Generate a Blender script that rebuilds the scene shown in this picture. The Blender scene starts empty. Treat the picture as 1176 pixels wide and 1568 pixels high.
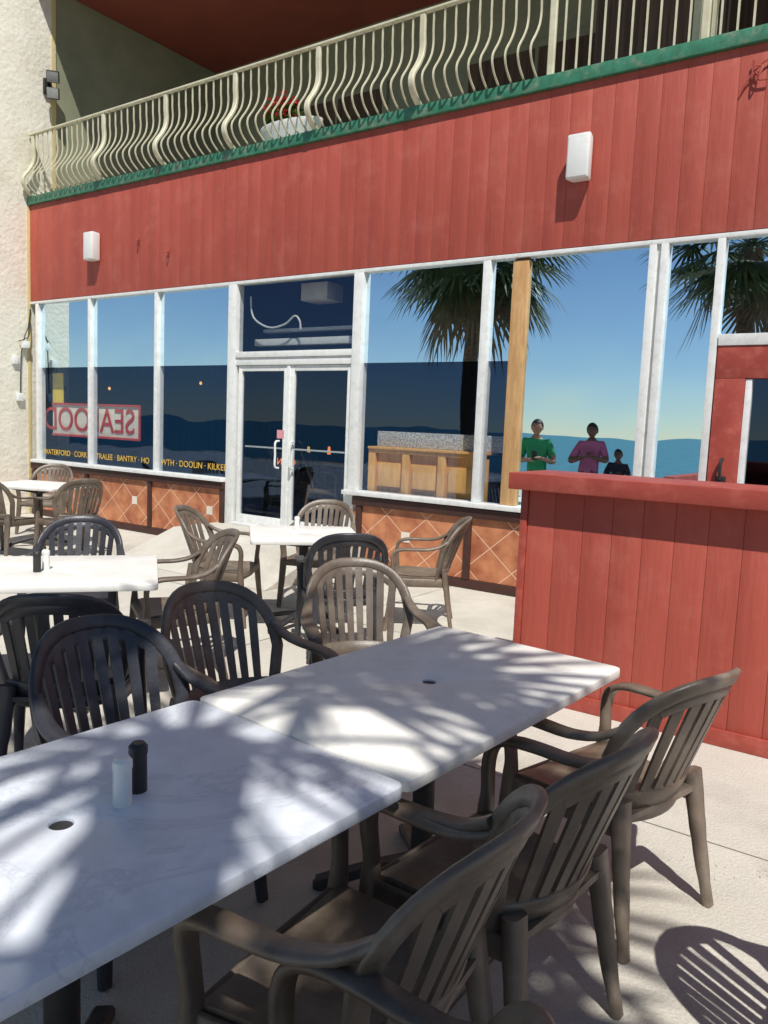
import bpy, bmesh, math, random
from mathutils import Vector, Matrix, Euler
random.seed(7)
S=bpy.context.scene
D=6.93; XL=-11.55; XR=6.0

# ---------------------------------------------------------------- materials
def nt(name):
    m=bpy.data.materials.new(name); m.use_nodes=True
    n=m.node_tree; b=n.nodes["Principled BSDF"]; return m,n,b
def mat(name,c1,c2=None,rough=.6,scale=5,bump=0,bscale=40,metal=0,stretch=(1,1,1),spec=.5,stain=None,sscale=1.2,samt=.5,rand=0,det=3):
    m,n,b=nt(name); N=n.nodes; L=n.links
    b.inputs["Roughness"].default_value=rough; b.inputs["Metallic"].default_value=metal
    b.inputs["Specular IOR Level"].default_value=spec
    tc=N.new("ShaderNodeTexCoord"); mp=N.new("ShaderNodeMapping"); mp.inputs["Scale"].default_value=stretch
    L.new(tc.outputs["Object"],mp.inputs[0])
    c2=c2 or tuple(x*.8 for x in c1)
    nz=N.new("ShaderNodeTexNoise"); nz.inputs["Scale"].default_value=scale; nz.inputs["Detail"].default_value=det; nz.inputs["Roughness"].default_value=.65
    L.new(mp.outputs[0],nz.inputs["Vector"])
    cr=N.new("ShaderNodeValToRGB"); cr.color_ramp.elements[0].position=.35; cr.color_ramp.elements[1].position=.65
    cr.color_ramp.elements[0].color=(*c2,1); cr.color_ramp.elements[1].color=(*c1,1)
    L.new(nz.outputs["Fac"],cr.inputs[0]); out=cr.outputs[0]
    if stain:
        n2=N.new("ShaderNodeTexNoise"); n2.inputs["Scale"].default_value=sscale; n2.inputs["Detail"].default_value=5; n2.inputs["Roughness"].default_value=.7
        L.new(tc.outputs["Object"],n2.inputs["Vector"])
        r2=N.new("ShaderNodeMapRange"); r2.inputs[1].default_value=.5; r2.inputs[2].default_value=.72; r2.inputs[4].default_value=samt
        L.new(n2.outputs["Fac"],r2.inputs[0])
        mx=N.new("ShaderNodeMix"); mx.data_type='RGBA'; L.new(r2.outputs[0],mx.inputs[0]); L.new(out,mx.inputs[6]); mx.inputs[7].default_value=(*stain,1)
        out=mx.outputs[2]
    if rand:
        oi=N.new("ShaderNodeObjectInfo"); hs=N.new("ShaderNodeHueSaturation"); mr=N.new("ShaderNodeMapRange")
        mr.inputs[3].default_value=1-rand; mr.inputs[4].default_value=1+rand
        L.new(oi.outputs["Random"],mr.inputs[0]); L.new(mr.outputs[0],hs.inputs["Value"]); L.new(out,hs.inputs["Color"]); out=hs.outputs[0]
    L.new(out,b.inputs["Base Color"])
    rr=N.new("ShaderNodeMapRange"); rr.inputs[3].default_value=max(0,rough-.1); rr.inputs[4].default_value=min(1,rough+.12)
    L.new(nz.outputs["Fac"],rr.inputs[0]); L.new(rr.outputs[0],b.inputs["Roughness"])
    if bump:
        n3=N.new("ShaderNodeTexNoise"); n3.inputs["Scale"].default_value=bscale; n3.inputs["Detail"].default_value=3
        L.new(mp.outputs[0],n3.inputs["Vector"])
        bp=N.new("ShaderNodeBump"); bp.inputs["Strength"].default_value=bump; bp.inputs["Distance"].default_value=.01
        L.new(n3.outputs["Fac"],bp.inputs["Height"]); L.new(bp.outputs[0],b.inputs["Normal"])
    return m
def emis(name,c,s):
    m,n,b=nt(name); b.inputs["Emission Color"].default_value=(*c,1); b.inputs["Emission Strength"].default_value=s; b.inputs["Base Color"].default_value=(*c,1); return m
def glass(name,refl,gcol,tcol):
    m,n,b=nt(name); N=n.nodes; L=n.links; N.remove(b)
    g=N.new("ShaderNodeBsdfGlossy"); g.inputs["Roughness"].default_value=.004; g.inputs["Color"].default_value=(*gcol,1)
    nz=N.new("ShaderNodeTexNoise"); nz.inputs["Scale"].default_value=.7; tc=N.new("ShaderNodeTexCoord"); L.new(tc.outputs["Object"],nz.inputs["Vector"])
    bp=N.new("ShaderNodeBump"); bp.inputs["Strength"].default_value=.14; bp.inputs["Distance"].default_value=.05; L.new(nz.outputs["Fac"],bp.inputs["Height"]); L.new(bp.outputs[0],g.inputs["Normal"])
    t=N.new("ShaderNodeBsdfTransparent"); t.inputs["Color"].default_value=(*tcol,1)
    x=N.new("ShaderNodeMixShader"); x.inputs[0].default_value=refl
    L.new(t.outputs[0],x.inputs[1]); L.new(g.outputs[0],x.inputs[2]); L.new(x.outputs[0],N["Material Output"].inputs[0]); return m

M_red=mat("red_painted_siding",(.44,.084,.055),(.37,.066,.043),rough=.6,scale=3,bump=.45,bscale=30,stretch=(1,1,.12),stain=(.52,.155,.11),sscale=2.6,samt=.45)
M_redtrim=mat("red_painted_trim",(.40,.070,.048),(.33,.055,.037),rough=.5,scale=4,bump=.2,bscale=25,stain=(.52,.17,.12),sscale=8,samt=.45)
M_backing=mat("siding_groove",(.3,.05,.035),rough=.8)
M_green=mat("green_ledge_paint",(.03,.16,.085),(.05,.22,.13),rough=.5,scale=12,stain=(.32,.30,.22),sscale=9,samt=.6)
M_rail=mat("cream_railing_paint",(.66,.62,.45),(.54,.50,.34),rough=.5,scale=6)
M_cream=mat("cream_stucco",(.86,.82,.70),(.78,.74,.61),rough=.85,scale=2.5,bump=1.0,bscale=16,stain=(.6,.54,.38),sscale=1.4,samt=.45)
M_yel=mat("yellowed_stucco_edge",(.66,.55,.25),(.6,.5,.28),rough=.85,scale=3,bump=.6,bscale=20)
M_olive=mat("olive_wall_paint",(.27,.28,.18),(.22,.23,.15),rough=.8,scale=2,bump=.3)
M_ceil=mat("red_brown_ceiling",(.27,.06,.035),(.22,.05,.03),rough=.7,scale=2)
M_white=mat("white_aluminium",(.80,.81,.78),(.74,.75,.72),rough=.4,scale=8,stain=(.48,.45,.37),sscale=14,samt=.45)
M_dark=mat("dark_interior",(.014,.013,.013),(.009,.009,.009),rough=.9,scale=1)
M_brownpost=mat("dark_red_brown_wood",(.07,.024,.016),(.045,.018,.013),rough=.6,scale=9)
M_wood=mat("oak_panel",(.82,.46,.14),(.66,.33,.09),rough=.45,scale=3,stretch=(6,6,1),bump=.1)
M_granite=mat("grey_granite",(.7,.7,.66),(.2,.2,.2),rough=.4,scale=60)
M_plywood=mat("pine_board",(.62,.38,.17),(.48,.26,.10),rough=.6,scale=4,stretch=(8,8,1),stain=(.4,.22,.09),sscale=5)
M_speaker=mat("white_speaker_plastic",(.82,.82,.78),(.76,.76,.72),rough=.35,scale=6,stain=(.6,.57,.48),sscale=9,samt=.3)
M_black=mat("black_metal",(.02,.02,.02),(.03,.03,.03),rough=.45,scale=20)
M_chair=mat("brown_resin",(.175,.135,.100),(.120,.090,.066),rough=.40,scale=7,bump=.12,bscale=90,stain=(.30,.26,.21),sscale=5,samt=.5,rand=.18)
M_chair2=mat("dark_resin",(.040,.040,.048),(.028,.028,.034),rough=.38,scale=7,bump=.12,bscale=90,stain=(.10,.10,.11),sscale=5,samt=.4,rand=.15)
def marble(name,base,dark,vein,bluish):
    m=mat(name,base,dark,rough=.42,scale=4,bump=.06,bscale=60,stain=vein,sscale=6,samt=.45,det=6)
    n=m.node_tree; N=n.nodes; L=n.links; b=N["Principled BSDF"]; src=b.inputs["Base Color"].links[0].from_socket
    tc=N.new("ShaderNodeTexCoord"); w=N.new("ShaderNodeTexNoise"); w.inputs["Scale"].default_value=1.8; w.inputs["Detail"].default_value=8; w.inputs["Roughness"].default_value=.7; w.inputs["Distortion"].default_value=1.2
    L.new(tc.outputs["Object"],w.inputs["Vector"])
    a=N.new("ShaderNodeMath"); a.operation='SUBTRACT'; L.new(w.outputs["Fac"],a.inputs[0]); a.inputs[1].default_value=.5
    c=N.new("ShaderNodeMath"); c.operation='ABSOLUTE'; L.new(a.outputs[0],c.inputs[0])
    r=N.new("ShaderNodeMapRange"); r.inputs[1].default_value=0; r.inputs[2].default_value=.025; r.inputs[3].default_value=bluish; r.inputs[4].default_value=0; L.new(c.outputs[0],r.inputs[0])
    mx=N.new("ShaderNodeMix"); mx.data_type='RGBA'; L.new(r.outputs[0],mx.inputs[0]); L.new(src,mx.inputs[6]); mx.inputs[7].default_value=(*vein,1); L.new(mx.outputs[2],b.inputs["Base Color"]); return m
M_table=marble("marbled_table_top",(.80,.83,.88),(.66,.70,.76),(.44,.47,.54),.4)
M_table2=marble("cream_table_top",(.87,.85,.79),(.81,.79,.73),(.62,.60,.55),.2)
M_gold=mat("gold_lettering",(.8,.5,.08),rough=.4)
M_signw=mat("cream_sign_board",(.8,.73,.6),rough=.6)
M_signr=mat("red_sign_letters",(.55,.05,.03),rough=.6)
M_yrefl=mat("yellow_reflection",(.8,.6,.06),rough=.6)
M_trunk=mat("palm_trunk",(.16,.12,.085),(.07,.05,.035),rough=.9,scale=9,bump=1,bscale=14,stretch=(1,1,2.5))
M_leaf=mat("palm_leaf",(.085,.12,.045),(.045,.075,.028),rough=.5,scale=3)
M_pleaf=mat("geranium_leaf",(.12,.28,.05),(.07,.18,.03),rough=.6,scale=9)
M_deadleaf=mat("dry_palm_leaf",(.17,.14,.08),(.11,.085,.05),rough=.8,scale=3)
M_sand=mat("sand",(.42,.37,.28),(.36,.31,.23),rough=.95,scale=.6,bump=.4,bscale=8)
M_skin=mat("skin",(.42,.22,.14),(.38,.19,.12),rough=.5,scale=6)
M_skin2=mat("dark_skin",(.16,.08,.05),(.14,.07,.045),rough=.5,scale=6)
M_hair=mat("dark_hair",(.015,.012,.01),rough=.6,scale=50)
M_gshirt=mat("green_cotton",(.03,.32,.13),(.025,.26,.11),rough=.9,scale=8)
M_pshirt=mat("pink_cotton",(.46,.14,.28),(.38,.11,.23),rough=.9,scale=8)
M_dshirt=mat("navy_cotton",(.03,.03,.05),rough=.9,scale=8)
M_short=mat("khaki_cloth",(.2,.17,.12),rough=.9,scale=8)
M_jean=mat("denim",(.04,.06,.12),rough=.9,scale=20)
M_shoe=mat("shoe",(.05,.05,.05),rough=.6)
M_flower=mat("red_petals",(.75,.03,.05),rough=.6)
M_lens=mat("lamp_lens",(.35,.35,.33),rough=.15)
M_pink=mat("pink_sticker",(.8,.35,.4),rough=.6)
M_joint=mat("joint_filler",(.24,.215,.18),rough=.95,scale=30)
M_stone=mat("stone_chips",(.5,.46,.39),(.38,.34,.28),rough=.9,scale=40)
M_curtain=mat("brown_curtain",(.11,.07,.045),(.05,.03,.02),rough=.9,scale=3,stretch=(12,1,.3))
G_up=glass("reflective_glass",.98,(.72,.90,1.0),(.10,.11,.12))
G_low=glass("tinted_glass",.14,(.36,.58,1.0),(.88,.90,.90))
G_dark=glass("dark_tinted_glass",.10,(.42,.62,1.0),(.7,.72,.72))

def concrete():
    m=mat("concrete",(.60,.565,.49),(.51,.48,.41),rough=.9,scale=1.6,bump=.5,bscale=70,stain=(.36,.32,.26),sscale=1.1,samt=.65,det=6)
    n=m.node_tree; N=n.nodes; L=n.links; b=N["Principled BSDF"]
    src=b.inputs["Base Color"].links[0].from_socket
    tc=N.new("ShaderNodeTexCoord")
    v=N.new("ShaderNodeTexNoise"); v.inputs["Scale"].default_value=130; v.inputs["Detail"].default_value=2; L.new(tc.outputs["Object"],v.inputs["Vector"])
    r=N.new("ShaderNodeMapRange"); r.inputs[1].default_value=.3; r.inputs[2].default_value=.7; r.inputs[3].default_value=.86; r.inputs[4].default_value=1.08; L.new(v.outputs["Fac"],r.inputs[0])
    mu=N.new("ShaderNodeMix"); mu.data_type='RGBA'; mu.blend_type='MULTIPLY'; mu.inputs[0].default_value=1; L.new(src,mu.inputs[6]); L.new(r.outputs[0],mu.inputs[7])
    L.new(mu.outputs[2],b.inputs["Base Color"]); return m
M_conc=concrete()

def terracotta():
    m,n,b=nt("terracotta_diamond_tile"); N=n.nodes; L=n.links
    b.inputs["Roughness"].default_value=.6
    tc=N.new("ShaderNodeTexCoord"); sp=N.new("ShaderNodeSeparateXYZ"); L.new(tc.outputs["Object"],sp.inputs[0])
    def math_(op,a,c=None):
        k=N.new("ShaderNodeMath"); k.operation=op
        for i,x in enumerate((a,c)):
            if x is None: continue
            if isinstance(x,(int,float)): k.inputs[i].default_value=x
            else: L.new(x,k.inputs[i])
        return k.outputs[0]
    p=.50
    xs=sp.outputs[0]; zs=math_('MULTIPLY',sp.outputs[2],1.15)
    def line(sgn):
        s=math_('ADD',xs,math_('MULTIPLY',zs,sgn)); s=math_('DIVIDE',s,p); s=math_('FRACT',math_('ADD',s,100.5)); s=math_('ABSOLUTE',math_('SUBTRACT',s,.5)); return math_('LESS_THAN',s,.014)
    ln=math_('MAXIMUM',line(1),line(-1))
    nz=N.new("ShaderNodeTexNoise"); nz.inputs["Scale"].default_value=6; nz.inputs["Detail"].default_value=6; L.new(tc.outputs["Object"],nz.inputs["Vector"])
    cr=N.new("ShaderNodeValToRGB"); cr.color_ramp.elements[0].position=.3; cr.color_ramp.elements[1].position=.7
    cr.color_ramp.elements[0].color=(.34,.10,.045,1); cr.color_ramp.elements[1].color=(.62,.26,.12,1); L.new(nz.outputs["Fac"],cr.inputs[0])
    mx=N.new("ShaderNodeMix"); mx.data_type='RGBA'; L.new(ln,mx.inputs[0]); L.new(cr.outputs[0],mx.inputs[6]); mx.inputs[7].default_value=(.72,.48,.32,1)
    L.new(mx.outputs[2],b.inputs["Base Color"]); return m
M_tile=terracotta()
def water():
    m,n,b=nt("sea_water"); N=n.nodes; L=n.links
    b.inputs["Base Color"].default_value=(.05,.18,.21,1); b.inputs["Roughness"].default_value=.35; b.inputs["Specular IOR Level"].default_value=.3
    nz=N.new("ShaderNodeTexNoise"); nz.inputs["Scale"].default_value=.6; nz.inputs["Detail"].default_value=4
    tc=N.new("ShaderNodeTexCoord"); L.new(tc.outputs["Object"],nz.inputs["Vector"])
    bp=N.new("ShaderNodeBump"); bp.inputs["Strength"].default_value=1; bp.inputs["Distance"].default_value=.8; L.new(nz.outputs["Fac"],bp.inputs["Height"]); L.new(bp.outputs[0],b.inputs["Normal"]); return m
M_sea=water()

# ---------------------------------------------------------------- helpers
def empty(name,parent=None):
    o=bpy.data.objects.new(name,None); S.collection.objects.link(o); o.parent=parent; return o
def link(name,me,parent=None,mats=()):
    for m in mats: me.materials.append(m)
    o=bpy.data.objects.new(name,me); S.collection.objects.link(o); o.parent=parent; return o
def finish(bm,name,mats,parent=None,smooth=True,ang=40):
    bmesh.ops.recalc_face_normals(bm,faces=bm.faces)
    me=bpy.data.meshes.new(name); bm.to_mesh(me); bm.free()
    if smooth:
        for p in me.polygons: p.use_smooth=True
        me.set_sharp_from_angle(angle=math.radians(ang))
    return link(name,me,parent,mats)
def addbox(bm,x0,x1,y0,y1,z0,z1,mi=0,bev=0):
    r=bmesh.ops.create_cube(bm,size=1); vs=r["verts"]
    for v in vs:
        v.co=Vector(((x0+x1)/2+v.co.x*(x1-x0),(y0+y1)/2+v.co.y*(y1-y0),(z0+z1)/2+v.co.z*(z1-z0)))
    fs={f for v in vs for f in v.link_faces}
    for f in fs: f.material_index=mi
    if bev:
        es={e for v in vs for e in v.link_edges}
        r=bmesh.ops.bevel(bm,geom=list(es),offset=bev,segments=2,affect='EDGES',profile=.6)
        for f in r["faces"]: f.material_index=mi
def box(name,x0,x1,y0,y1,z0,z1,m,parent=None,bev=.004):
    bm=bmesh.new(); addbox(bm,x0,x1,y0,y1,z0,z1,0,bev); return finish(bm,name,[m],parent,ang=50)
def addcyl(bm,c,r0,r1,h,seg=16,mi=0,mat4=None):
    M=Matrix.Translation(Vector(c)+Vector((0,0,h/2))) if mat4 is None else mat4
    r=bmesh.ops.create_cone(bm,cap_ends=True,segments=seg,radius1=r0,radius2=r1,depth=h,matrix=M)
    for f in {f for v in r["verts"] for f in v.link_faces}: f.material_index=mi
def addsph(bm,c,r,sc=(1,1,1),mi=0,seg=12):
    q=bmesh.ops.create_uvsphere(bm,u_segments=seg,v_segments=seg*2//3,radius=r,matrix=Matrix.Translation(c)@Matrix.Diagonal((*sc,1)))
    for f in {f for v in q["verts"] for f in v.link_faces}: f.material_index=mi
def sweep(bm,pts,nrm,w,t,mi=0,cap=True,seg8=True):
    pts=[Vector(p) for p in pts]; n=len(pts)
    if not isinstance(nrm,list): nrm=[nrm]*n
    if not isinstance(w,list): w=[w]*n
    if not isinstance(t,list): t=[t]*n
    rings=[]
    for i,p in enumerate(pts):
        T=(pts[min(i+1,n-1)]-pts[max(i-1,0)]).normalized()
        Nn=Vector(nrm[i]); Nn=(Nn-T*Nn.dot(T)).normalized(); Sd=T.cross(Nn)
        a=w[i]/2; b=t[i]/2; c=min(a,b)*.5
        prof=[(a,b-c),(a-c,b),(-a+c,b),(-a,b-c),(-a,-b+c),(-a+c,-b),(a-c,-b),(a,-b+c)] if seg8 else [(a,b),(-a,b),(-a,-b),(a,-b)]
        rings.append([bm.verts.new(p+Sd*u+Nn*v) for u,v in prof])
    k=len(rings[0])
    for i in range(n-1):
        for j in range(k):
            f=bm.faces.new((rings[i][j],rings[i][(j+1)%k],rings[i+1][(j+1)%k],rings[i+1][j])); f.material_index=mi
    if cap:
        f=bm.faces.new(rings[0]); f.material_index=mi; f=bm.faces.new(rings[-1][::-1]); f.material_index=mi
def spline(P,n):
    out=[]; m=len(P); P=[Vector(p) for p in P]
    for i in range(m-1):
        p0=P[max(i-1,0)];p1=P[i];p2=P[i+1];p3=P[min(i+2,m-1)]
        for k in range(n):
            t=k/n; out.append(.5*((2*p1)+(-p0+p2)*t+(2*p0-5*p1+4*p2-p3)*t*t+(-p0+3*p1-3*p2+p3)*t**3))
    out.append(P[-1]); return out

# ---------------------------------------------------------------- world / sun / camera
W=bpy.data.worlds.new("World"); S.world=W; W.use_nodes=True
n=W.node_tree; bg=n.nodes["Background"]; sk=n.nodes.new("ShaderNodeTexSky"); sk.sky_type='NISHITA'; sk.sun_disc=False
EL=56
sk.sun_elevation=math.radians(EL); sk.sun_rotation=math.radians(137); sk.air_density=1; sk.dust_density=0; sk.ozone_density=3; sk.altitude=1200
n.links.new(sk.outputs[0],bg.inputs[0]); bg.inputs[1].default_value=.09
sd=Vector((-.68*math.cos(math.radians(EL)),.733*math.cos(math.radians(EL)),-math.sin(math.radians(EL))))
sl=bpy.data.lights.new("sun","SUN"); sl.energy=5.0; sl.angle=math.radians(.53); sl.color=(1,.965,.91)
so=bpy.data.objects.new("sun",sl); S.collection.objects.link(so); so.rotation_euler=sd.to_track_quat('-Z','Y').to_euler(); so.location=(5,-6,12)
cd=bpy.data.cameras.new("camera"); co=bpy.data.objects.new("camera",cd); S.collection.objects.link(co)
Zc=Vector((448,10900,1200)).normalized(); Xc=-Vector((-1732,201,-1200)); Xc=(Xc-Zc*Xc.dot(Zc)).normalized(); Yc=Zc.cross(Xc)
co.matrix_world=Matrix.Translation((0,0,1.6))@Matrix((Xc,Yc,Zc)).to_4x4()
cd.sensor_fit='HORIZONTAL'; cd.sensor_width=36; cd.lens=1200/1176*36; cd.clip_end=6000; cd.clip_start=.05
S.camera=co
S.view_settings.view_transform='Standard'; S.view_settings.look='None'; S.view_settings.exposure=0

# ---------------------------------------------------------------- ground, sea
def strip(name,rows,m):
    bm=bmesh.new(); prev=None
    for (x0,x1,y,z) in rows:
        cur=[bm.verts.new((x0,y,z)),bm.verts.new((x1,y,z))]
        if prev: bm.faces.new((prev[0],prev[1],cur[1],cur[0]))
        prev=cur
    return finish(bm,name,[m],None,smooth=False)
strip("ground",[(-3000,3000,3000,-.02),(-3000,3000,-12,-.02),(-3000,3000,-15,-.4),(-3000,3000,-40,-4),(-3000,3000,-3000,-6)],M_sand)
PV=empty("patio_paving")
strip("slab",[(-40,30,14,0),(-40,30,-11,0)],M_conc).parent=PV
def jointstrip(p,q,w):
    bm=bmesh.new(); p=Vector(p); q=Vector(q); d=(q-p).normalized(); s=Vector((-d.y,d.x,0)); n_=60; a=None
    for i in range(n_+1):
        c=p.lerp(q,i/n_); ww=w*random.uniform(.5,1.2); cur=[bm.verts.new(c+s*ww+Vector((0,0,.002))),bm.verts.new(c-s*ww+Vector((0,0,.002)))]
        if a: bm.faces.new((a[0],a[1],cur[1],cur[0]))
        a=cur
    finish(bm,"expansion_joint",[M_joint],PV,False)
for x in (-12.6,-9.7,-6.8,-3.9,-.95,2.0): jointstrip((x,-6,0),(x,6.87,0),.005)
for y in (5.0,3.2,.4,-2.4): jointstrip((-14,y,0),(6,y+.02,0),.005)
strip("sea",[(-3000,3000,-21,-1.3),(-3000,3000,-3000,-1.3)],M_sea)
bm=bmesh.new()
for i in range(110):
    t=random.random(); x=-.62+.62*t+random.gauss(0,.05); y=2.98+.25*t+random.gauss(0,.03); s=random.uniform(.0015,.005)
    bmesh.ops.create_icosphere(bm,subdivisions=1,radius=s,matrix=Matrix.Translation((x,y,s*.4))@Euler((random.random()*3,random.random()*3,0)).to_matrix().to_4x4()@Matrix.Diagonal((1,random.uniform(.5,1),.6,1)))
finish(bm,"concrete_crumbs",[M_stone],None,False)

# ---------------------------------------------------------------- building
B=empty("restaurant_building")
def siding(name,x0,x1,y,z0,z1,parent,bw=.2,m=M_red):
    bm=bmesh.new(); x=x0
    while x<x1-.01:
        e=min(x+bw,x1); j=random.uniform(-.0005,.0005)
        addbox(bm,x+.0012,e-.0012,y+j,y+.02,z0,z1,0,.001); x=e
    o=finish(bm,name,[m],parent,ang=30)
    box(name+"_backing",x0,x1,y+.0045,y+.15,z0+.002,z1-.002,M_backing,parent,0)
    return o
siding("red_siding",XL+.005,XR,D-.02,3.27,4.68,B)
box("green_ledge",XL+.003,XR,D-.06,D+.25,4.685,4.80,M_green,B,.006)
box("balcony_floor",XL,XR,D+.252,10.8,4.6,4.76,M_conc,B,0)
box("window_header",XL+.01,XR,D-.028,D+.10,3.225,3.262,M_white,B)
def vpost(x0,x1,z0,z1,nm="mullion",y0=-.03): return box(nm,x0,x1,D+y0,D+.09,z0,z1,M_white,B,.004)
for a,b in ((-11.40,-11.33),(-10.08,-10.02),(-8.62,-8.56)): vpost(a,b,.87,3.224)
vpost(-7.22,-7.09,.30,3.224,y0=-.04); vpost(-5.30,-5.18,.88,3.224,y0=-.04); vpost(-3.74,-3.66,.88,3.224)
vpost(-2.15,-2.09,.88,3.224,y0=-.03); vpost(-2.05,-1.99,.88,3.224,y0=-.035); vpost(-1.60,-1.54,1.2,3.224)
box("post_gap",-2.09,-2.05,D,D+.08,.88,3.224,M_white,B,0)
vpost(-.4,-.32,2.46,3.224); vpost(1.2,1.3,.9,3.224); vpost(3,3.1,.9,3.224)
box("sill",-11.45,-7.225,D-.10,D+.1,.82,.868,M_white,B); box("sill",-5.33,-1.97,D-.10,D+.1,.83,.878,M_white,B); box("sill",-1.969,XR,D-.06,D+.1,1.15,1.20,M_white,B)
box("transom",-7.088,-5.302,D-.035,D+.09,2.35,2.42,M_white,B)
box("door_head",-7.088,-5.302,D-.02,D+.08,2.26,2.347,M_white,B)
box("door_jamb",-5.30,-5.21,D-.03,D+.09,.30,.828,M_white,B)
for (a,b) in ((-7.06,-6.26),(-6.21,-5.32)):
    bm=bmesh.new()
    addbox(bm,a,a+.055,D,D+.045,.34,2.256,0,.004); addbox(bm,b-.055,b,D,D+.045,.34,2.256,0,.004)
    addbox(bm,a+.056,b-.056,D+.001,D+.044,2.19,2.255,0,.004); addbox(bm,a+.056,b-.056,D+.001,D+.044,.34,.44,0,.004)
    finish(bm,"door_leaf",[M_white],B)
def pane(x0,x1,z0,z1,g,nm="window_glass",y=.03):
    bm=bmesh.new(); bm.faces.new([bm.verts.new(p) for p in ((x0,D+y,z0),(x1,D+y,z0),(x1,D+y,z1),(x0,D+y,z1))]); finish(bm,nm,[g],B,False)
pane(-7.005,-6.315,.44,2.19,G_dark,"door_glass"); pane(-6.155,-5.375,.44,2.19,G_dark,"door_glass")
box("door_centre_stop",-6.258,-6.212,D-.012,D+.05,.34,2.256,M_white,B)
for x in (-6.36,-6.13):
    bm=bmesh.new(); sweep(bm,spline([(x,D-.005,1.05),(x,D-.07,1.07),(x,D-.07,1.2),(x,D-.07,1.35),(x,D-.005,1.37)],4),(1,0,0),.022,.022); finish(bm,"door_handle",[M_white],B)
box("push_bar",-6.98,-5.4,D+.05,D+.07,1.27,1.29,M_white,B)
box("door_sticker",-6.40,-6.29,D-.003,D+.0,1.40,1.50,M_pink,B,0)
box("threshold",-7.08,-5.305,D-.06,D+.1,.30,.338,M_white,B)
bm=bmesh.new()
pr=[(5.35,.003),(6.2,.30),(6.928,.30),(6.928,.003)]
r0=[bm.verts.new((-7.35,y,z)) for y,z in pr]; r1=[bm.verts.new((-5.05,y,z)) for y,z in pr]
bm.faces.new(r0); bm.faces.new(r1[::-1])
for i in range(4): bm.faces.new((r0[i],r1[i],r1[(i+1)%4],r0[(i+1)%4]))
finish(bm,"entrance_ramp",[M_conc],B,False)
ZS=2.27
for a,b in ((-11.33,-10.08),(-10.02,-8.62),(-8.56,-7.22)):
    pane(a,b,ZS,3.224,G_up); pane(a,b,.868,ZS-.002,G_low)
pane(-7.09,-5.30,2.42,3.224,G_dark,"transom_glass")
pane(-5.18,-3.74,ZS,3.224,G_up); pane(-5.18,-3.74,.878,ZS-.002,G_low)
pane(-3.66,-3.43,ZS,3.224,G_up); pane(-3.66,-3.43,.878,ZS-.002,G_low)
pane(-3.27,-2.15,.878,3.224,G_up); pane(-1.99,-1.60,.878,3.224,G_up); pane(-1.54,-.4,2.46,3.224,G_up); pane(-.32,1.2,2.46,3.224,G_up)
pane(1.3,3,1.2,3.224,G_up); pane(3.1,XR,1.2,3.224,G_up)
box("pine_trim_board",-3.43,-3.27,D-.01,D+.05,.88,3.2,M_plywood,B)
box("red_door_head",-1.53,1.2,D-.03,D+.08,2.10,2.36,M_redtrim,B); box("white_head_rail",-1.53,1.2,D-.04,D+.08,2.363,2.455,M_white,B)
box("red_door_stile",-1.53,-1.30,D-.03,D+.08,.3,2.097,M_redtrim,B); box("red_door_stile",.9,1.2,D-.03,D+.08,.3,2.097,M_redtrim,B)
box("inner_frame",-1.297,-1.25,D-.02,D+.06,.3,2.095,M_white,B,.003)
pane(-1.25,.9,.3,2.1,G_dark,"side_glass",.02)
bm=bmesh.new(); sweep(bm,spline([(-1.42,D-.035,1.28),(-1.42,D-.09,1.30),(-1.42,D-.09,1.42),(-1.42,D-.035,1.44)],4),(1,0,0),.025,.025); addbox(bm,-1.46,-1.38,D-.05,D-.03,1.24,1.30,0,.004); finish(bm,"black_door_latch",[M_black],B)
for (a,b,posts) in ((-11.50,-7.23,(-11.45,-10.12,-8.70,-7.30)),(-5.20,XR,(-5.15,-3.78,-2.4,-1,.4,2,4))):
    box("tile_base",a,b,D-.03,D+.12,.10,.72,M_tile,B,0)
    box("base_cap",a,b,D-.07,D+.1,.722,.818,M_brownpost,B); box("base_kick",a,b,D-.05,D+.1,.0,.098,M_brownpost,B)
    for p in posts: box("base_post",p,p+.07,D-.06,D+.1,.099,.721,M_brownpost,B)
for i in range(-50,20):
    x=i*.5
    if (-11.3<x<-7.35 or -5.05<x<-2.2) and i%3==0:
        bm=bmesh.new(); s=.055
        q=[bm.verts.new((x+u*s,D-.034,.435+v*s)) for u,v in ((-1,-1),(1,-1),(1,1),(-1,1))]; bm.faces.new(q); finish(bm,"white_tile",[M_signw],B,False)
box("interior_back",XL,XR,12.2,12.4,0,4.6,M_dark,B,0); box("interior_floor",XL,XR,D+.15,12.2,.1,.3,M_dark,B,0)
box("interior_ceiling",XL,XR,D+.13,12.2,3.3,3.5,M_dark,B,0); box("interior_wall",XL-.2,XL,D+.13,12.2,.3,4.6,M_dark,B,0); box("interior_wall",XR,XR+.2,D,12.2,0,4.6,M_dark,B,0)
box("interior_bay_wall",-7.17,-7.12,D+.1,D+.12,.3,3.3,M_dark,B,0)
box("booth_panel",-5.15,-3.70,D+.19,D+.25,.86,1.30,M_wood,B)
for x in (-5.15,-4.70,-4.25,-3.79): box("booth_stile",x,x+.09,D+.14,D+.188,.86,1.30,M_wood,B,.004)
for x in (-5.03,-4.58,-4.13): box("booth_raised_panel",x,x+.30,D+.155,D+.188,.93,1.20,M_wood,B,.02)
box("booth_rail",-5.15,-3.70,D+.139,D+.188,1.302,1.342,M_wood,B); box("booth_top",-5.15,-3.70,D+.12,D+.45,1.343,1.37,M_wood,B); box("granite_strip",-5.15,-3.5,D+.3,D+.36,1.372,1.54,M_granite,B)
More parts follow.
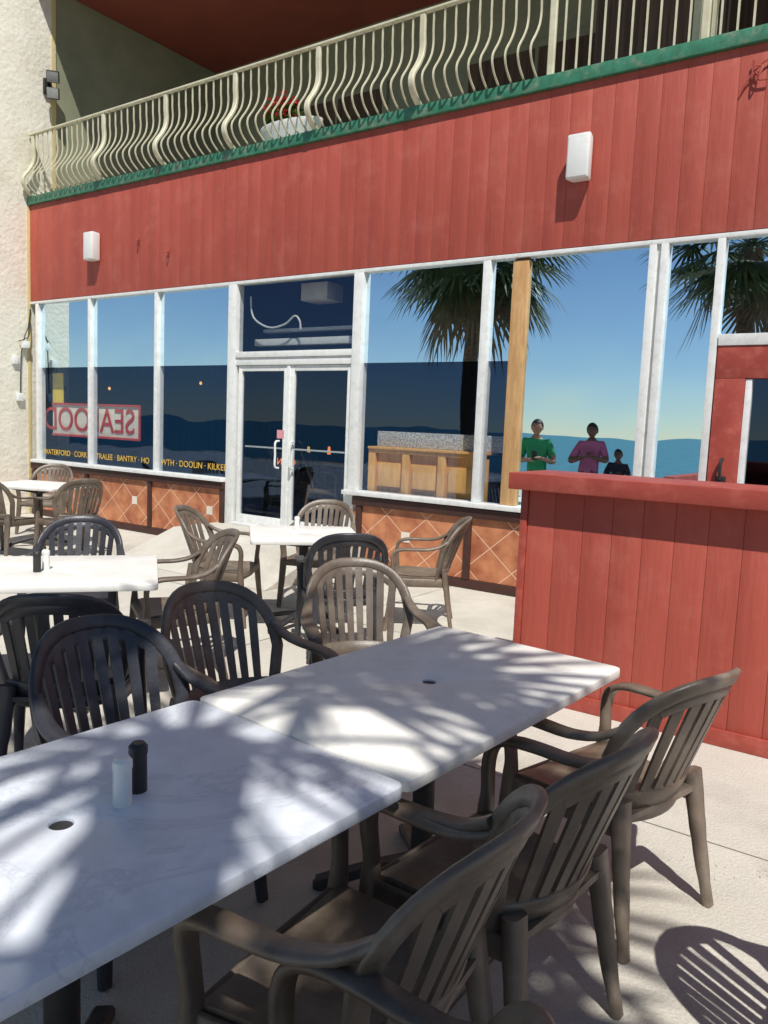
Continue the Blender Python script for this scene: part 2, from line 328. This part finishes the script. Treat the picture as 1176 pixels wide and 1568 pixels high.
box("interior_beam",-7.05,-5.35,D+.25,D+.35,2.52,2.60,M_white,B); box("interior_beam",-7.05,-5.35,D+.4,D+.5,2.70,2.74,M_white,B)
box("interior_vent_box",-6.35,-5.95,D+.3,D+.6,3.04,3.24,M_signw,B)
bm=bmesh.new(); sweep(bm,spline([(-7.0,D+.12,3.1),(-6.95,D+.12,2.85),(-6.7,D+.13,2.72),(-6.45,D+.14,2.75),(-6.3,D+.14,2.84),(-6.22,D+.14,2.78),(-6.2,D+.14,2.68)],5),(0,1,0),.02,.02); finish(bm,"hanging_cable",[M_white],B)
M_lamp=emis("pendant_glow",(1,.5,.15),1.2)
for x,y,z in ((-11.1,8.0,2.02),(-9.6,8.6,2.15),(-7.1,9.2,1.95)):
    bm=bmesh.new(); addsph(bm,(x,y,z),.022,(1,1,1.2),0); addcyl(bm,(x,y,z+.03),.05,.015,.07,12,1); addcyl(bm,(x,y,z+.1),.003,.003,3.3-z-.1,6,1); finish(bm,"pendant_lamp",[M_lamp,M_black],B)
def text(name,s,size,loc,m,parent,mirror=False,ext=.001):
    c=bpy.data.curves.new(name,'FONT'); c.body=s; c.size=size; c.extrude=ext; c.materials.append(m); c.align_x='LEFT'
    o=bpy.data.objects.new(name,c); S.collection.objects.link(o); o.rotation_euler=(math.pi/2,0,0); o.location=loc; o.parent=parent
    if mirror: o.scale=(-1,1,1)
    return o
text("gold_window_lettering","WATERFORD · CORK ·",.115,(-11.28,D+.022,.955),M_gold,B)
text("gold_window_lettering","TRALEE · BANTRY · HO",.115,(-9.95,D+.022,.955),M_gold,B)
text("gold_window_lettering","WTH · DOOLIN · KILKEE",.115,(-8.52,D+.022,.955),M_gold,B)
M_neon=emis("orange_neon",(1,.25,.05),1.5); M_neon2=emis("added_yellow_glow",(1,.6,.1),.9)
text("neon_lettering","OPEN",.13,(-6.95,7.9,1.02),M_neon,B,True)
bm=bmesh.new()
for i in range(9): addcyl(bm,(-8.6+i*.42,9.6,1.02+.05*(i%3)),.03,.018,.12+.03*(i%2),10,i%2)
finish(bm,"added_bar_glows",[M_neon,M_neon2],B)  # invented glowing cones, added to warm the dark room
box("back_bar_shelf",-9.2,-4.8,9.5,9.8,.94,.99,M_wood,B)
SG=empty("seafood_sign"); SY=D+.14
box("sign_board",-11.25,-9.15,SY+.02,SY+.04,1.27,1.72,M_signw,SG)
text("sign_letters","SEAFOOD",.50,(-9.24,SY+.012,1.335),M_signr,SG,True,.004)
box("sign_border",-11.25,-9.15,SY,SY+.018,1.245,1.275,M_signr,SG,0); box("sign_border",-11.25,-9.15,SY,SY+.018,1.715,1.745,M_signr,SG,0); box("sign_border",-9.155,-9.12,SY,SY+.018,1.245,1.745,M_signr,SG,0)
box("reflection_panel",-11.3,-11.02,SY+.05,SY+.06,1.30,2.2,M_yrefl,SG,0)  # yellow panel imitates the wall edge's reflection in the glass
# upper storey
box("balcony_back_wall",XL,XR,10.6,10.8,4.76,7.95,M_olive,B,0)
box("balcony_ceiling",XL,XR,D+.02,10.8,7.95,8.15,M_ceil,B,0)
box("upper_wall",XL,XR,D+.02,10.8,8.152,11,M_cream,B,0)
for x0,x1 in ((-9.6,-7.6),(-6.2,-3.9),(-2.6,-.4),(.8,3)):
    box("balcony_door_frame",x0,x1,10.54,10.6,4.765,7.0,M_olive,B)
    bm=bmesh.new(); addbox(bm,x0+.08,(x0+x1)/2-.03,10.53,10.538,4.85,6.9); addbox(bm,(x0+x1)/2+.03,x1-.08,10.53,10.538,4.85,6.9); finish(bm,"balcony_door_glass",[M_curtain],B,False)
box("balcony_dark_panel",-3.6,-2.2,9.0,9.1,4.765,7.2,M_curtain,B)
box("balcony_column",-1.98,-1.82,D+.12,D+.28,4.8,7.95,M_rail,B)
box("wing_wall",XL-4,XL,6.35,7.36,0,11,M_cream,B,.02)
box("wing_wall_lower",XL-4,XL,7.362,12.4,0,4.7,M_cream,B,0)
box("wing_wall_inner",XL-4,XL-.01,7.362,12.4,4.7,11,M_olive,B,0)
box("wing_corner_stain",XL,XL+.012,6.86,6.912,.0,4.66,M_yel,B,.003)
box("wing_corner_stain",XL+.0,XL+.012,7.28,7.355,4.81,7.9,M_yel,B,.003)
BAR=empty("outdoor_bar")
siding("bar_siding",-1.94,XR,4.30,.02,1.26,BAR,.17)
box("bar_side",-1.94,-1.84,4.455,D-.12,.02,1.255,M_redtrim,BAR)
box("bar_corner_trim",-1.985,-1.943,4.285,4.36,.0,1.255,M_redtrim,BAR)
box("bar_counter",-2.03,XR,4.19,4.75,1.262,1.36,M_redtrim,BAR,.008)
box("bar_base_board",-1.93,XR,4.278,4.299,.0,.09,M_redtrim,BAR)

def spline2(p): return [(v.x,v.y) for v in spline([(a,b,0) for a,b in p],2)]
def railing():
    bm=bmesh.new(); Y0=D-.01
    prof=spline2([(0,5.68),(0,5.50),(.01,5.40),(-.01,5.28),(-.08,5.16),(-.155,5.06),(-.17,4.98),(-.13,4.90),(-.055,4.84),(-.01,4.81)])
    flat=[(0,5.68),(0,4.81)]
    posts=[-11.45,-9.74,-8.45,-7.2,-5.92,-4.57,-3.17,-1.84,-.5,.85,2.2,3.55,4.9]
    for i,p in enumerate(posts):
        pf=prof if p<-3.3 else flat
        sweep(bm,[(p,Y0+y,z) for y,z in pf],(1,0,0),.04,.07,seg8=True)
        if i<len(posts)-1:
            q=posts[i+1]; n_=round((q-p)/.125)
            for k in range(1,n_):
                x=p+(q-p)*k/n_+random.uniform(-.004,.004)
                sweep(bm,[(x,Y0+y,z) for y,z in pf],(1,0,0),.014,.016,seg8=False)
    sweep(bm,[(XL+.02,Y0,5.70),(XR,Y0,5.70)],(0,0,1),.055,.03)
    return finish(bm,"balcony_railing",[M_rail])
railing()

def speaker(x,z):
    bm=bmesh.new(); addbox(bm,-.105,.105,-.16,-.02,-.19,.19,0,.022)
    for v in bm.verts:
        if v.co.y>-.09: v.co.x*=.8
    addbox(bm,-.09,.09,-.166,-.158,-.175,.175,1,.003); addbox(bm,-.03,.03,-.02,0,-.12,.12,1,.002)
    o=finish(bm,"wall_speaker",[M_speaker,M_speaker]); o.location=(x,D-.02,z); return o
speaker(-2.79,4.01); speaker(-9.86,3.91)
for x,z in ((-8.95,3.93),(-8.35,3.72),(-1.42,4.45)):
    bm=bmesh.new(); sweep(bm,spline([(0,0,0),(0,-.04,.0),(.03,-.07,-.03),(.05,-.05,.03),(.0,-.05,.05)],4),(0,0,1),.012,.012); addcyl(bm,(0,0,0),.02,.02,.01,12,mat4=Matrix.Translation((0,-.004,0))@Matrix.Rotation(math.pi/2,4,'X'))
    if x>-2:
        sweep(bm,spline([(-.1,-.02,-.12),(-.04,-.03,-.02),(.05,-.03,.07),(.13,-.02,.1)],5),(0,1,0),.014,.01); sweep(bm,spline([(-.02,-.03,.1),(.0,-.03,-.04),(.1,-.03,-.06)],5),(0,1,0),.014,.01)
    o=finish(bm,"wall_hook",[M_redtrim]); o.location=(x,D-.02,z)
FL=empty("flood_light")
for dz,r in ((.12,.5),(-.12,.3)):
    bm=bmesh.new(); addbox(bm,-.09,.09,-.05,.05,-.08,.08,0,.015); addbox(bm,-.08,.08,-.062,-.05,-.07,.07,1,.003)
    o=finish(bm,"lamp_head",[M_black,M_lens],FL); o.location=(XL+.17,7.2,6.49+dz); o.rotation_euler=(r,0,.9)
box("mount_plate",XL+.0,XL+.05,7.14,7.26,6.38,6.6,M_black,FL)
bm=bmesh.new()
sweep(bm,spline([(XL+.02,6.9,3.15),(XL+.03,6.86,2.9),(XL+.06,6.78,2.72),(XL+.03,6.74,2.45),(XL+.03,6.72,1.85)],6),(0,1,0),.014,.014)
sweep(bm,spline([(XL+.02,6.9,2.95),(XL+.08,6.84,2.75),(XL+.09,6.75,2.68),(XL+.03,6.7,2.65)],6),(0,1,0),.012,.012)
addbox(bm,XL+.002,XL+.06,6.66,6.76,1.75,1.87,1,.008); addbox(bm,XL+.02,XL+.1,6.74,6.84,2.55,2.66,1,.01); addbox(bm,XL+.002,XL+.05,6.6,6.68,2.3,2.42,1,.005)
finish(bm,"wall_cable",[M_black,M_white])
PL=empty("flower_planter")
bm=bmesh.new(); rings=[]
for z,s in ((0,.75),(.02,.78),(.16,.95),(.20,1.03),(.24,1.03),(.235,.93),(.15,.88)):
    rings.append([bm.verts.new((.45*s*math.cos(a),.17*s*math.sin(a),z)) for a in [2*math.pi*i/32 for i in range(32)]])
for a,b in zip(rings,rings[1:]):
    for j in range(32): bm.faces.new((a[j],a[(j+1)%32],b[(j+1)%32],b[j]))
bm.faces.new(rings[0]); bm.faces.new(rings[-1][::-1]); finish(bm,"planter_bowl",[M_speaker],PL)
bm=bmesh.new()
for i in range(1000):
    a=random.uniform(0,6.28); r=random.random()**.5; p=Vector((-.12+.27*r*math.cos(a),.14*r*math.sin(a),.2+random.uniform(0,.36)*(1-.4*r)))
    d=Vector((random.gauss(0,1),random.gauss(0,1),random.gauss(0,.6))).normalized(); e=d.cross(Vector((0,0,1))).normalized()
    fl=random.random()<.2; s=.028 if fl else .032
    if fl: p.z+=.09; p.y-=.03
    f=bm.faces.new([bm.verts.new(p+d*s),bm.verts.new(p+e*s*.8),bm.verts.new(p-d*s),bm.verts.new(p-e*s*.8)]); f.material_index=1 if fl else 0
finish(bm,"flowers",[M_pleaf,M_flower],PL,False); PL.location=(-6.50,D+.21,4.80)

# ---------------------------------------------------------------- chairs
def chair_mesh(name,m):
    bm=bmesh.new()
    def by(x,z): return -.205-.37*(z-.42)+.115*(x/.27)**2
    def bn(x): return (-2*.115*x/.27**2,1,.37)
    e=.75; A=.262; zc=.62; H=.255
    pts=[]
    for z in (.40,.46,.52,.58): pts.append((-(.212+.05*(z-.40)/.22),z))
    for k in range(21):
        a=math.pi*k/20; c=math.cos(a); s_=math.sin(a)
        pts.append((-A*math.copysign(abs(c)**e,c),zc+H*abs(s_)**e))
    for z in (.58,.52,.46,.40): pts.append(((.212+.05*(z-.40)/.22),z))
    sweep(bm,[(x,by(x,z),z) for x,z in pts],[bn(x) for x,z in pts],.050,.022)
    for i in range(8):
        x=(i-3.5)*.056
        zt=zc+H*max(0,1-(abs(x)/A)**2.6)**(1/2.6)-.012
        P=[]
        for k in range(7):
            z=.43+(zt-.43)*k/6; xx=x*(.84+.16*k/6*1.0); P.append((xx,by(xx,z)+.002,z))
        sweep(bm,P,[bn(p[0]) for p in P],[.026,.031,.034,.036,.037,.037,.038],.010,seg8=False)
    for zz,w,t in ((.455,.075,.018),(.40,.06,.03)):
        P=[(u*.215,by(u*.215,zz),zz) for u in [-1+i/5 for i in range(11)]]
        sweep(bm,P,[bn(p[0]) for p in P],w,t)
    P=[(u*.19,0,zc+H*max(0,1-(abs(u*.19)/A)**2.6)**(1/2.6)-.045) for u in [-1+i/8 for i in range(17)]]
    P=[(x,by(x,z),z) for x,y,z in P]; sweep(bm,P,[bn(p[0]) for p in P],.045,.012)
    for s in (-1,1):
        P=[(s*.255,-.20,.715),(s*.272,-.13,.675),(s*.288,-.04,.657),(s*.295,.06,.655),(s*.292,.15,.65),(s*.284,.205,.625),(s*.276,.222,.57),(s*.268,.215,.48),(s*.266,.218,.40),(s*.275,.235,.2),(s*.287,.262,0)]
        Nn=[(0,.5,1),(0,.3,1),(0,.1,1),(0,0,1),(0,.3,1),(0,1,1),(0,1,.2),(0,1,0),(0,1,0),(0,1,0),(0,1,0)]
        P2=spline(P,3); N2=[Vector(v) for v in spline(Nn,3)]
        W0=[.04,.05,.058,.062,.064,.062,.056,.05,.056,.05,.038]; T0=[.024,.022,.02,.02,.022,.026,.028,.03,.042,.036,.03]
        W2=[v.x for v in spline([(a,0,0) for a in W0],3)]; T2=[v.x for v in spline([(a,0,0) for a in T0],3)]
        sweep(bm,P2,N2,W2,T2)
        sweep(bm,spline([(s*.205,-.185,.47),(s*.215,-.20,.36),(s*.230,-.228,.18),(s*.246,-.262,0)],4),(0,1,.2),[.07]*4+[.064]*3+[.052]*3+[.038]*3,[.045]*5+[.038]*4+[.032]*4)
        sweep(bm,[(s*.215,-.2,.385),(s*.245,0,.385),(s*.262,.2,.385)],(1,0,0),.065,.018)
    nx,ny=10,12; top=[];bot=[]
    for j in range(ny+1):
        v=j/ny; y=-.21+.45*v; hw=.205+.05*v; rt=[];rb=[]
        for i in range(nx+1):
            u=-1+2*i/nx; z=.425-.018*(1-u*u)*math.sin(math.pi*min(1,v*1.05))+.004*u*u
            if v>.85: z-=.03*((v-.85)/.15)**2
            rt.append(bm.verts.new((u*hw,y,z))); rb.append(bm.verts.new((u*hw,y,z-.02)))
        top.append(rt);bot.append(rb)
    for j in range(ny):
        for i in range(nx):
            bm.faces.new((top[j][i],top[j][i+1],top[j+1][i+1],top[j+1][i])); bm.faces.new((bot[j][i],bot[j+1][i],bot[j+1][i+1],bot[j][i+1]))
    for i in range(nx):
        bm.faces.new((top[0][i],bot[0][i],bot[0][i+1],top[0][i+1])); bm.faces.new((top[ny][i],top[ny][i+1],bot[ny][i+1],bot[ny][i]))
    for j in range(ny):
        bm.faces.new((top[j][0],top[j+1][0],bot[j+1][0],bot[j][0])); bm.faces.new((top[j][nx],bot[j][nx],bot[j+1][nx],top[j+1][nx]))
    sweep(bm,[(-.262,.222,.39),(0,.232,.385),(.262,.222,.39)],(0,1,0),.05,.016)
    bmesh.ops.recalc_face_normals(bm,faces=bm.faces)
    me=bpy.data.meshes.new(name); bm.to_mesh(me); bm.free()
    for p in me.polygons: p.use_smooth=True
    me.set_sharp_from_angle(angle=math.radians(50)); me.materials.append(m); return me
CM=chair_mesh("resin_chair",M_chair); CM2=chair_mesh("resin_chair_dark",M_chair2)
def chair(x,y,dx,dy,dark=False,sc=1.0,z=.002):
    o=bpy.data.objects.new("patio_chair",CM2 if dark else CM); S.collection.objects.link(o); o.location=(x,y,z)
    o.rotation_euler=(0,0,math.atan2(-dx,dy)); o.scale=(sc,sc,sc*1.0); return o
chair(-.81,2.60,-.95,.28)
chair(-.86,1.84,-.99,.12)
chair(-.92,1.28,-1,-.08)
chair(-.66,.72,-1,.02)
chair(-2.18,3.03,.75,-.66)
chair(-2.17,2.22,.97,-.2)
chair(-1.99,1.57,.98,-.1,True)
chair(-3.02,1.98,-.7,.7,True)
chair(-3.80,3.23,-.5,-.87)
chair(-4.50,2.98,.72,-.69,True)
chair(-4.38,5.33,.45,-.9)
chair(-4.60,4.38,.85,.5)
chair(-3.32,5.35,-.85,-.5)
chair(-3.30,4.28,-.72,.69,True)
chair(-9.6,5.95,.6,-.8); chair(-7.85,5.15,-.95,.1); chair(-8.3,4.65,-.3,.95); chair(-9.7,4.9,1,.2)
chair(.22,2.05,.95,.2)
for x,y,a in ((-6.7,8.3,.3),(-6.0,8.5,2.4),(-7.6,8.6,1.2)): chair(x,y,math.cos(a),math.sin(a),z=.302)

# ---------------------------------------------------------------- tables
def table(x,y,ang,L,Wd,m,z0=0):
    T=empty("patio_table")
    bm=bmesh.new(); r=.03; out=[]
    for cx,cy,a0 in ((L/2-r,Wd/2-r,0),(-L/2+r,Wd/2-r,90),(-L/2+r,-Wd/2+r,180),(L/2-r,-Wd/2+r,270)):
        for k in range(5):
            a=math.radians(a0+k*22.5); out.append((cx+r*math.cos(a),cy+r*math.sin(a)))
    def loop(pts):
        v=[bm.verts.new((px,py,.74)) for px,py in pts]; return [bm.edges.new((v[i],v[(i+1)%len(v)])) for i in range(len(v))]
    es=loop(out)+loop([(.025*math.cos(a),.025*math.sin(a)) for a in [2*math.pi*i/20 for i in range(20)]])
    bmesh.ops.triangle_fill(bm,use_beauty=True,edges=es)
    ext=bmesh.ops.extrude_face_region(bm,geom=list(bm.faces))
    for v in ext["geom"]:
        if isinstance(v,bmesh.types.BMVert): v.co.z-=.034
    bmesh.ops.recalc_face_normals(bm,faces=bm.faces)
    be=[e for e in bm.edges if e.is_manifold and e.calc_face_angle(0)>1.0]
    bmesh.ops.bevel(bm,geom=be,offset=.005,segments=2,affect='EDGES',profile=.5)
    finish(bm,"table_top",[m],T,ang=35)
    bm=bmesh.new()
    addcyl(bm,(0,0,.03),.038,.038,.66,20)
    for a in (0,90,180,270):
        d=Vector((math.cos(math.radians(a+45)),math.sin(math.radians(a+45)),0))
        sweep(bm,spline([d*.03+Vector((0,0,.10)),d*.15+Vector((0,0,.075)),d*.36+Vector((0,0,.018))],4),(0,0,1),.06,.035)
        sweep(bm,[d*.03+Vector((0,0,.64)),d*.30+Vector((0,0,.69))],(0,0,1),.05,.02)
        addcyl(bm,d*.35,.025,.025,.02,12)
    finish(bm,"pedestal",[M_black],T)
    bm=bmesh.new(); addcyl(bm,(0,0,.725),.0245,.0245,.008,20); finish(bm,"umbrella_hole_shade",[M_black],T)  # black disc stands in for the shade inside the umbrella hole
    T.location=(x,y,z0); T.rotation_euler=(0,0,ang); return T
A=math.radians(90-4.2)
table(-1.43,.915,A,1.315,.83,M_table)
table(-1.335,2.235,A,1.315,.83,M_table2)
table(-3.95,2.40,math.radians(51.5),1.25,.90,M_table2)
table(-3.98,4.65,math.radians(45),.84,.84,M_table2)
table(-8.7,5.3,math.radians(20),1.0,.84,M_table2)

def shaker(name,x,y,z,body,cap,h=.11,r=.021):
    o=bmesh.new(); addcyl(o,(0,0,0),r,r*.95,h*.78,20,0); addcyl(o,(0,0,h*.78),r*1.03,r*1.03,h*.15,20,1); addcyl(o,(0,0,h*.93),r*1.0,r*.7,h*.07,20,1)
    q=finish(o,name,[body,cap]); q.location=(x,y,z+.0005); return q
shaker("pepper_shaker",-1.43,1.11,.74,M_black,M_black,.115,.021); shaker("salt_shaker",-1.40,1.045,.74,M_speaker,M_speaker,.11,.021)
shaker("salt_shaker",-4.12,4.72,.74,M_speaker,M_speaker); shaker("pepper_shaker",-3.90,2.36,.74,M_black,M_black,.11); shaker("salt_shaker",-3.93,2.43,.74,M_speaker,M_speaker,.11)

# ---------------------------------------------------------------- palms
def palm(x,y,H,R,nf=46,seed=1,lean=(0,0),nl=26,lw=1.0,dfr=.14):
    rnd=random.Random(seed); P=empty("palm_tree")
    bm=bmesh.new(); prev=None; n=40
    for i in range(n+1):
        t=i/n; r=.17-.03*t+(.05 if t<.03 else 0)+(.05*max(0,(t-.88)/.12)); c=Vector((lean[0]*t*t,lean[1]*t*t,t*(H-.1)))
        cur=[bm.verts.new(c+Vector((math.cos(a),math.sin(a),0))*(r*(1+.10*((i+j)%2))+rnd.uniform(-.008,.008))) for j,a in enumerate([2*math.pi*k/14 for k in range(14)])]
        if prev:
            for j in range(14): bm.faces.new((prev[j],prev[(j+1)%14],cur[(j+1)%14],cur[j]))
        prev=cur
    bm.faces.new(prev); finish(bm,"trunk",[M_trunk],P)
    bm=bmesh.new(); top=Vector((lean[0],lean[1],H))
    for k in range(nf):
        dead=k<nf*dfr
        az=k*2.39996+rnd.uniform(-.3,.3); el=(-65+rnd.uniform(0,15)) if dead else -38+118*((k-nf*dfr)/(nf*(1-dfr)))**1.1+rnd.uniform(-9,9)
        el=math.radians(min(el,84)); d=Vector((math.cos(az)*math.cos(el),math.sin(az)*math.cos(el),math.sin(el)))
        pl=R*rnd.uniform(.46,.56); fr=R*rnd.uniform(.48,.58)
        side=d.cross(Vector((0,0,1))).normalized(); up=side.cross(d).normalized()
        mid=top+d*pl*.5+Vector((0,0,.04)); hub=top+d*pl+Vector((0,0,-.05))
        mi=1 if dead else 0
        sweep(bm,[top+d*.05,mid,hub],up,.03,.014,mi,False,False)
        ax=(d+Vector((0,0,-.18))).normalized()
        for q in range(nl):
            a=math.radians(-118+236*q/(nl-1)+rnd.uniform(-2,2)); ll=fr*(1-.28*abs(a)/2.06)*rnd.uniform(.9,1.05)
            dv=(ax*math.cos(a)+side*math.sin(a)).normalized(); dv=(dv+up*(-.10+.18*math.cos(a*1.5)-.1)).normalized(); wv=dv.cross(up).normalized()
            w0,w1=.012*lw,.030*(R/1.8)*lw
            p0=hub; p1=hub+dv*ll*.5; droop=.55 if dead else .22
            p2=hub+dv*ll*.8+Vector((0,0,-ll*.10*droop*3)); p3=hub+dv*ll+Vector((rnd.uniform(-.02,.02),rnd.uniform(-.02,.02),-ll*.35*droop*2))
            v=[bm.verts.new(p) for p in (p0-wv*w0,p0+wv*w0,p1+wv*w1,p1-wv*w1,p2+wv*w1*.6,p2-wv*w1*.6,p3)]
            for f in ((0,1,2,3),(3,2,4,5),(5,4,6)):
                ff=bm.faces.new([v[z] for z in f]); ff.material_index=mi
    finish(bm,"fronds",[M_leaf,M_deadleaf],P,False); P.location=(x,y,0); return P
palm(-7.55,.23,5.15,2.2,54,1,dfr=.08)
palm(-3.06,-1.7,5.1,1.9,46,2,dfr=.08)
palm(1.0,-1.40,6.3,1.9,30,3,nl=20,lw=1.1)
palm(3.0,-2.45,6.7,1.4,20,5,nl=20,lw=1.1)  # extra unseen palm, added to shade the chairs and ground

# ---------------------------------------------------------------- people
def person(x,y,rot,skin,shirt,pants,longp,pose,H=1.78):
    P=empty("standing_person"); k=H/1.78
    if pose==0: hands=[((-.27,.03,1.12),(-.10,.27,1.14)),((.27,.03,1.12),(.10,.27,1.18))]
    else: hands=[((-.29,.06,1.14),(-.02,.24,1.26)),((.29,.06,1.14),(.06,.27,1.22))]
    V=[(0,0,.95),(0,.01,1.12),(0,.01,1.33),(0,-.005,1.47),(0,.005,1.58)]; Rr=[.16,.155,.17,.09,.068]; E=[(0,1),(1,2),(2,3),(3,4)]
    for i,s in enumerate((-1,1)):
        b=len(V); el,wr=hands[i]
        V+=[(s*.185,0,1.42),el,((el[0]+wr[0])/2,(el[1]+wr[1])/2,(el[2]+wr[2])/2),wr]; Rr+=[.09,.06,.048,.03]; E+=[(2,b),(b,b+1),(b+1,b+2),(b+2,b+3)]
        b=len(V); V+=[(s*.095,0,.88),(s*.11,.02,.50),(s*.115,-.01,.30),(s*.12,-.02,.09)]; Rr+=[.105,.065,.06,.04]; E+=[(0,b),(b,b+1),(b+1,b+2),(b+2,b+3)]
    def skin_obj(V,E,Rr,name,sub=2):
        me=bpy.data.meshes.new(name); me.from_pydata(V,E,[]); o=bpy.data.objects.new(name,me); S.collection.objects.link(o)
        md=o.modifiers.new("s",'SKIN')
        for i,sv in enumerate(me.skin_vertices[0].data): sv.radius=(Rr[i],Rr[i]*(.78 if Rr[i]>.1 else 1)); sv.use_root=(i==0)
        o.modifiers.new("ss",'SUBSURF').levels=sub; o.modifiers["ss"].render_levels=sub
        dg=bpy.context.evaluated_depsgraph_get(); m2=bpy.data.meshes.new_from_object(o.evaluated_get(dg)); bpy.data.objects.remove(o); return m2
    me=skin_obj(V,E,Rr,"body")
    for m in (skin,shirt,pants): me.materials.append(m)
    for p in me.polygons:
        c=p.center; p.use_smooth=True
        arm=abs(c.x)>.24 or c.y>.15
        if c.z<(.10 if longp else .48): p.material_index=0
        elif c.z<.96: p.material_index=2
        elif c.z>1.49: p.material_index=0
        elif c.z>=.96 and not (arm and c.z<1.24): p.material_index=1
        else: p.material_index=0 if arm else 1
    o=bpy.data.objects.new("body",me); S.collection.objects.link(o); o.parent=P
    for i,s in enumerate((-1,1)):
        el,wr=hands[i]; d=(Vector(wr)-Vector(el)).normalized(); sd_=d.cross(Vector((0,0,1))).normalized(); w=Vector(wr)
        V2=[tuple(w),tuple(w+d*.05)]; E2=[(0,1)]; R2=[.027,.034]
        for q,(off,ln) in enumerate(((-.03,.06),(-.01,.075),(.01,.07),(.03,.055))):
            b=len(V2); p=w+d*.085+sd_*off; V2+=[tuple(p),tuple(p+d*ln*.5+Vector((0,0,-.012))),tuple(p+d*ln*.85+Vector((0,0,-.035)))]; R2+=[.011,.009,.008]; E2+=[(1,b),(b,b+1),(b+1,b+2)]
        b=len(V2); p=w+d*.04-sd_*s*.03; V2+=[tuple(p),tuple(p+d*.035-sd_*s*.02+Vector((0,0,.01)))]; R2+=[.012,.010]; E2+=[(0,b),(b,b+1)]
        hm=skin_obj(V2,E2,R2,"hand",1); hm.materials.append(skin)
        for p_ in hm.polygons: p_.use_smooth=True
        h=bpy.data.objects.new("hand",hm); S.collection.objects.link(h); h.parent=P
    bm=bmesh.new(); c=Vector((0,.02,1.665))
    bmesh.ops.create_uvsphere(bm,u_segments=24,v_segments=18,radius=.122,matrix=Matrix.Translation(c)@Matrix.Diagonal((.74,.86,1.03,1)))
    for v in bm.verts:
        r=v.co-c
        if r.z<-.02 : v.co.x*=1-.3*min(1,(-.02-r.z)/.1)
        if r.y>.085 and abs(r.x)<.018 and -.035<r.z<.02: v.co.y+=.02
        if r.z>.03 and r.y>.05: v.co.y-=.006
    for s in (-1,1):
        addsph(bm,c+Vector((s*.088,-.005,-.005)),.028,(.35,.7,1.1),0,10)
        addsph(bm,c+Vector((s*.03,.091,.008)),.010,(1.2,.6,.6),2,8); addsph(bm,c+Vector((s*.03,.097,.008)),.006,(1,.6,1),1,8)
        sweep(bm,[c+Vector((s*.016,.097,.03)),c+Vector((s*.045,.087,.032))],(0,1,0),.007,.006,1)
    sweep(bm,[c+Vector((-.024,.083,-.055)),c+Vector((0,.091,-.056)),c+Vector((.024,.083,-.055))],(0,1,0),.012,.008,3)
    q=bmesh.ops.create_uvsphere(bm,u_segments=24,v_segments=18,radius=.131,matrix=Matrix.Translation(c+Vector((0,-.012,.014)))@Matrix.Diagonal((.77,.88,1.02,1)))
    dele=[v for v in q["verts"] if (v.co.y-c.y>.045 and v.co.z<c.z+.06) or v.co.z<c.z-.045 or (v.co.y-c.y>-.02 and v.co.z<c.z+.0)]
    for f in {f for v in q["verts"] for f in v.link_faces}: f.material_index=1
    bmesh.ops.delete(bm,geom=dele,context='VERTS')
    finish(bm,"head",[skin,M_hair,M_speaker,M_signr],P,ang=70)
    bm=bmesh.new()
    for s in (-1,1):
        sweep(bm,spline([(s*.12,-.09,.04),(s*.122,-.03,.055),(s*.128,.06,.045),(s*.135,.15,.028)],4),(0,0,1),[.06]*3+[.075]*4+[.092]*3+[.09,.08,.05],[.06]*3+[.08]*4+[.07]*3+[.055,.045,.035])
    finish(bm,"shoes",[M_shoe],P)
    if pose==0: box("phone",-.04,.04,.33,.34,1.15,1.29,M_black,P,.003)
    P.location=(x,y,0); P.rotation_euler=(0,0,rot); P.scale=(k,k,k); return P
person(-5.36,1.84,-.3,M_skin,M_gshirt,M_short,False,0,1.80)
person(-4.69,1.30,-.2,M_skin2,M_pshirt,M_jean,True,1,1.80)
person(-4.30,.95,-.2,M_skin2,M_dshirt,M_jean,True,1,1.36)
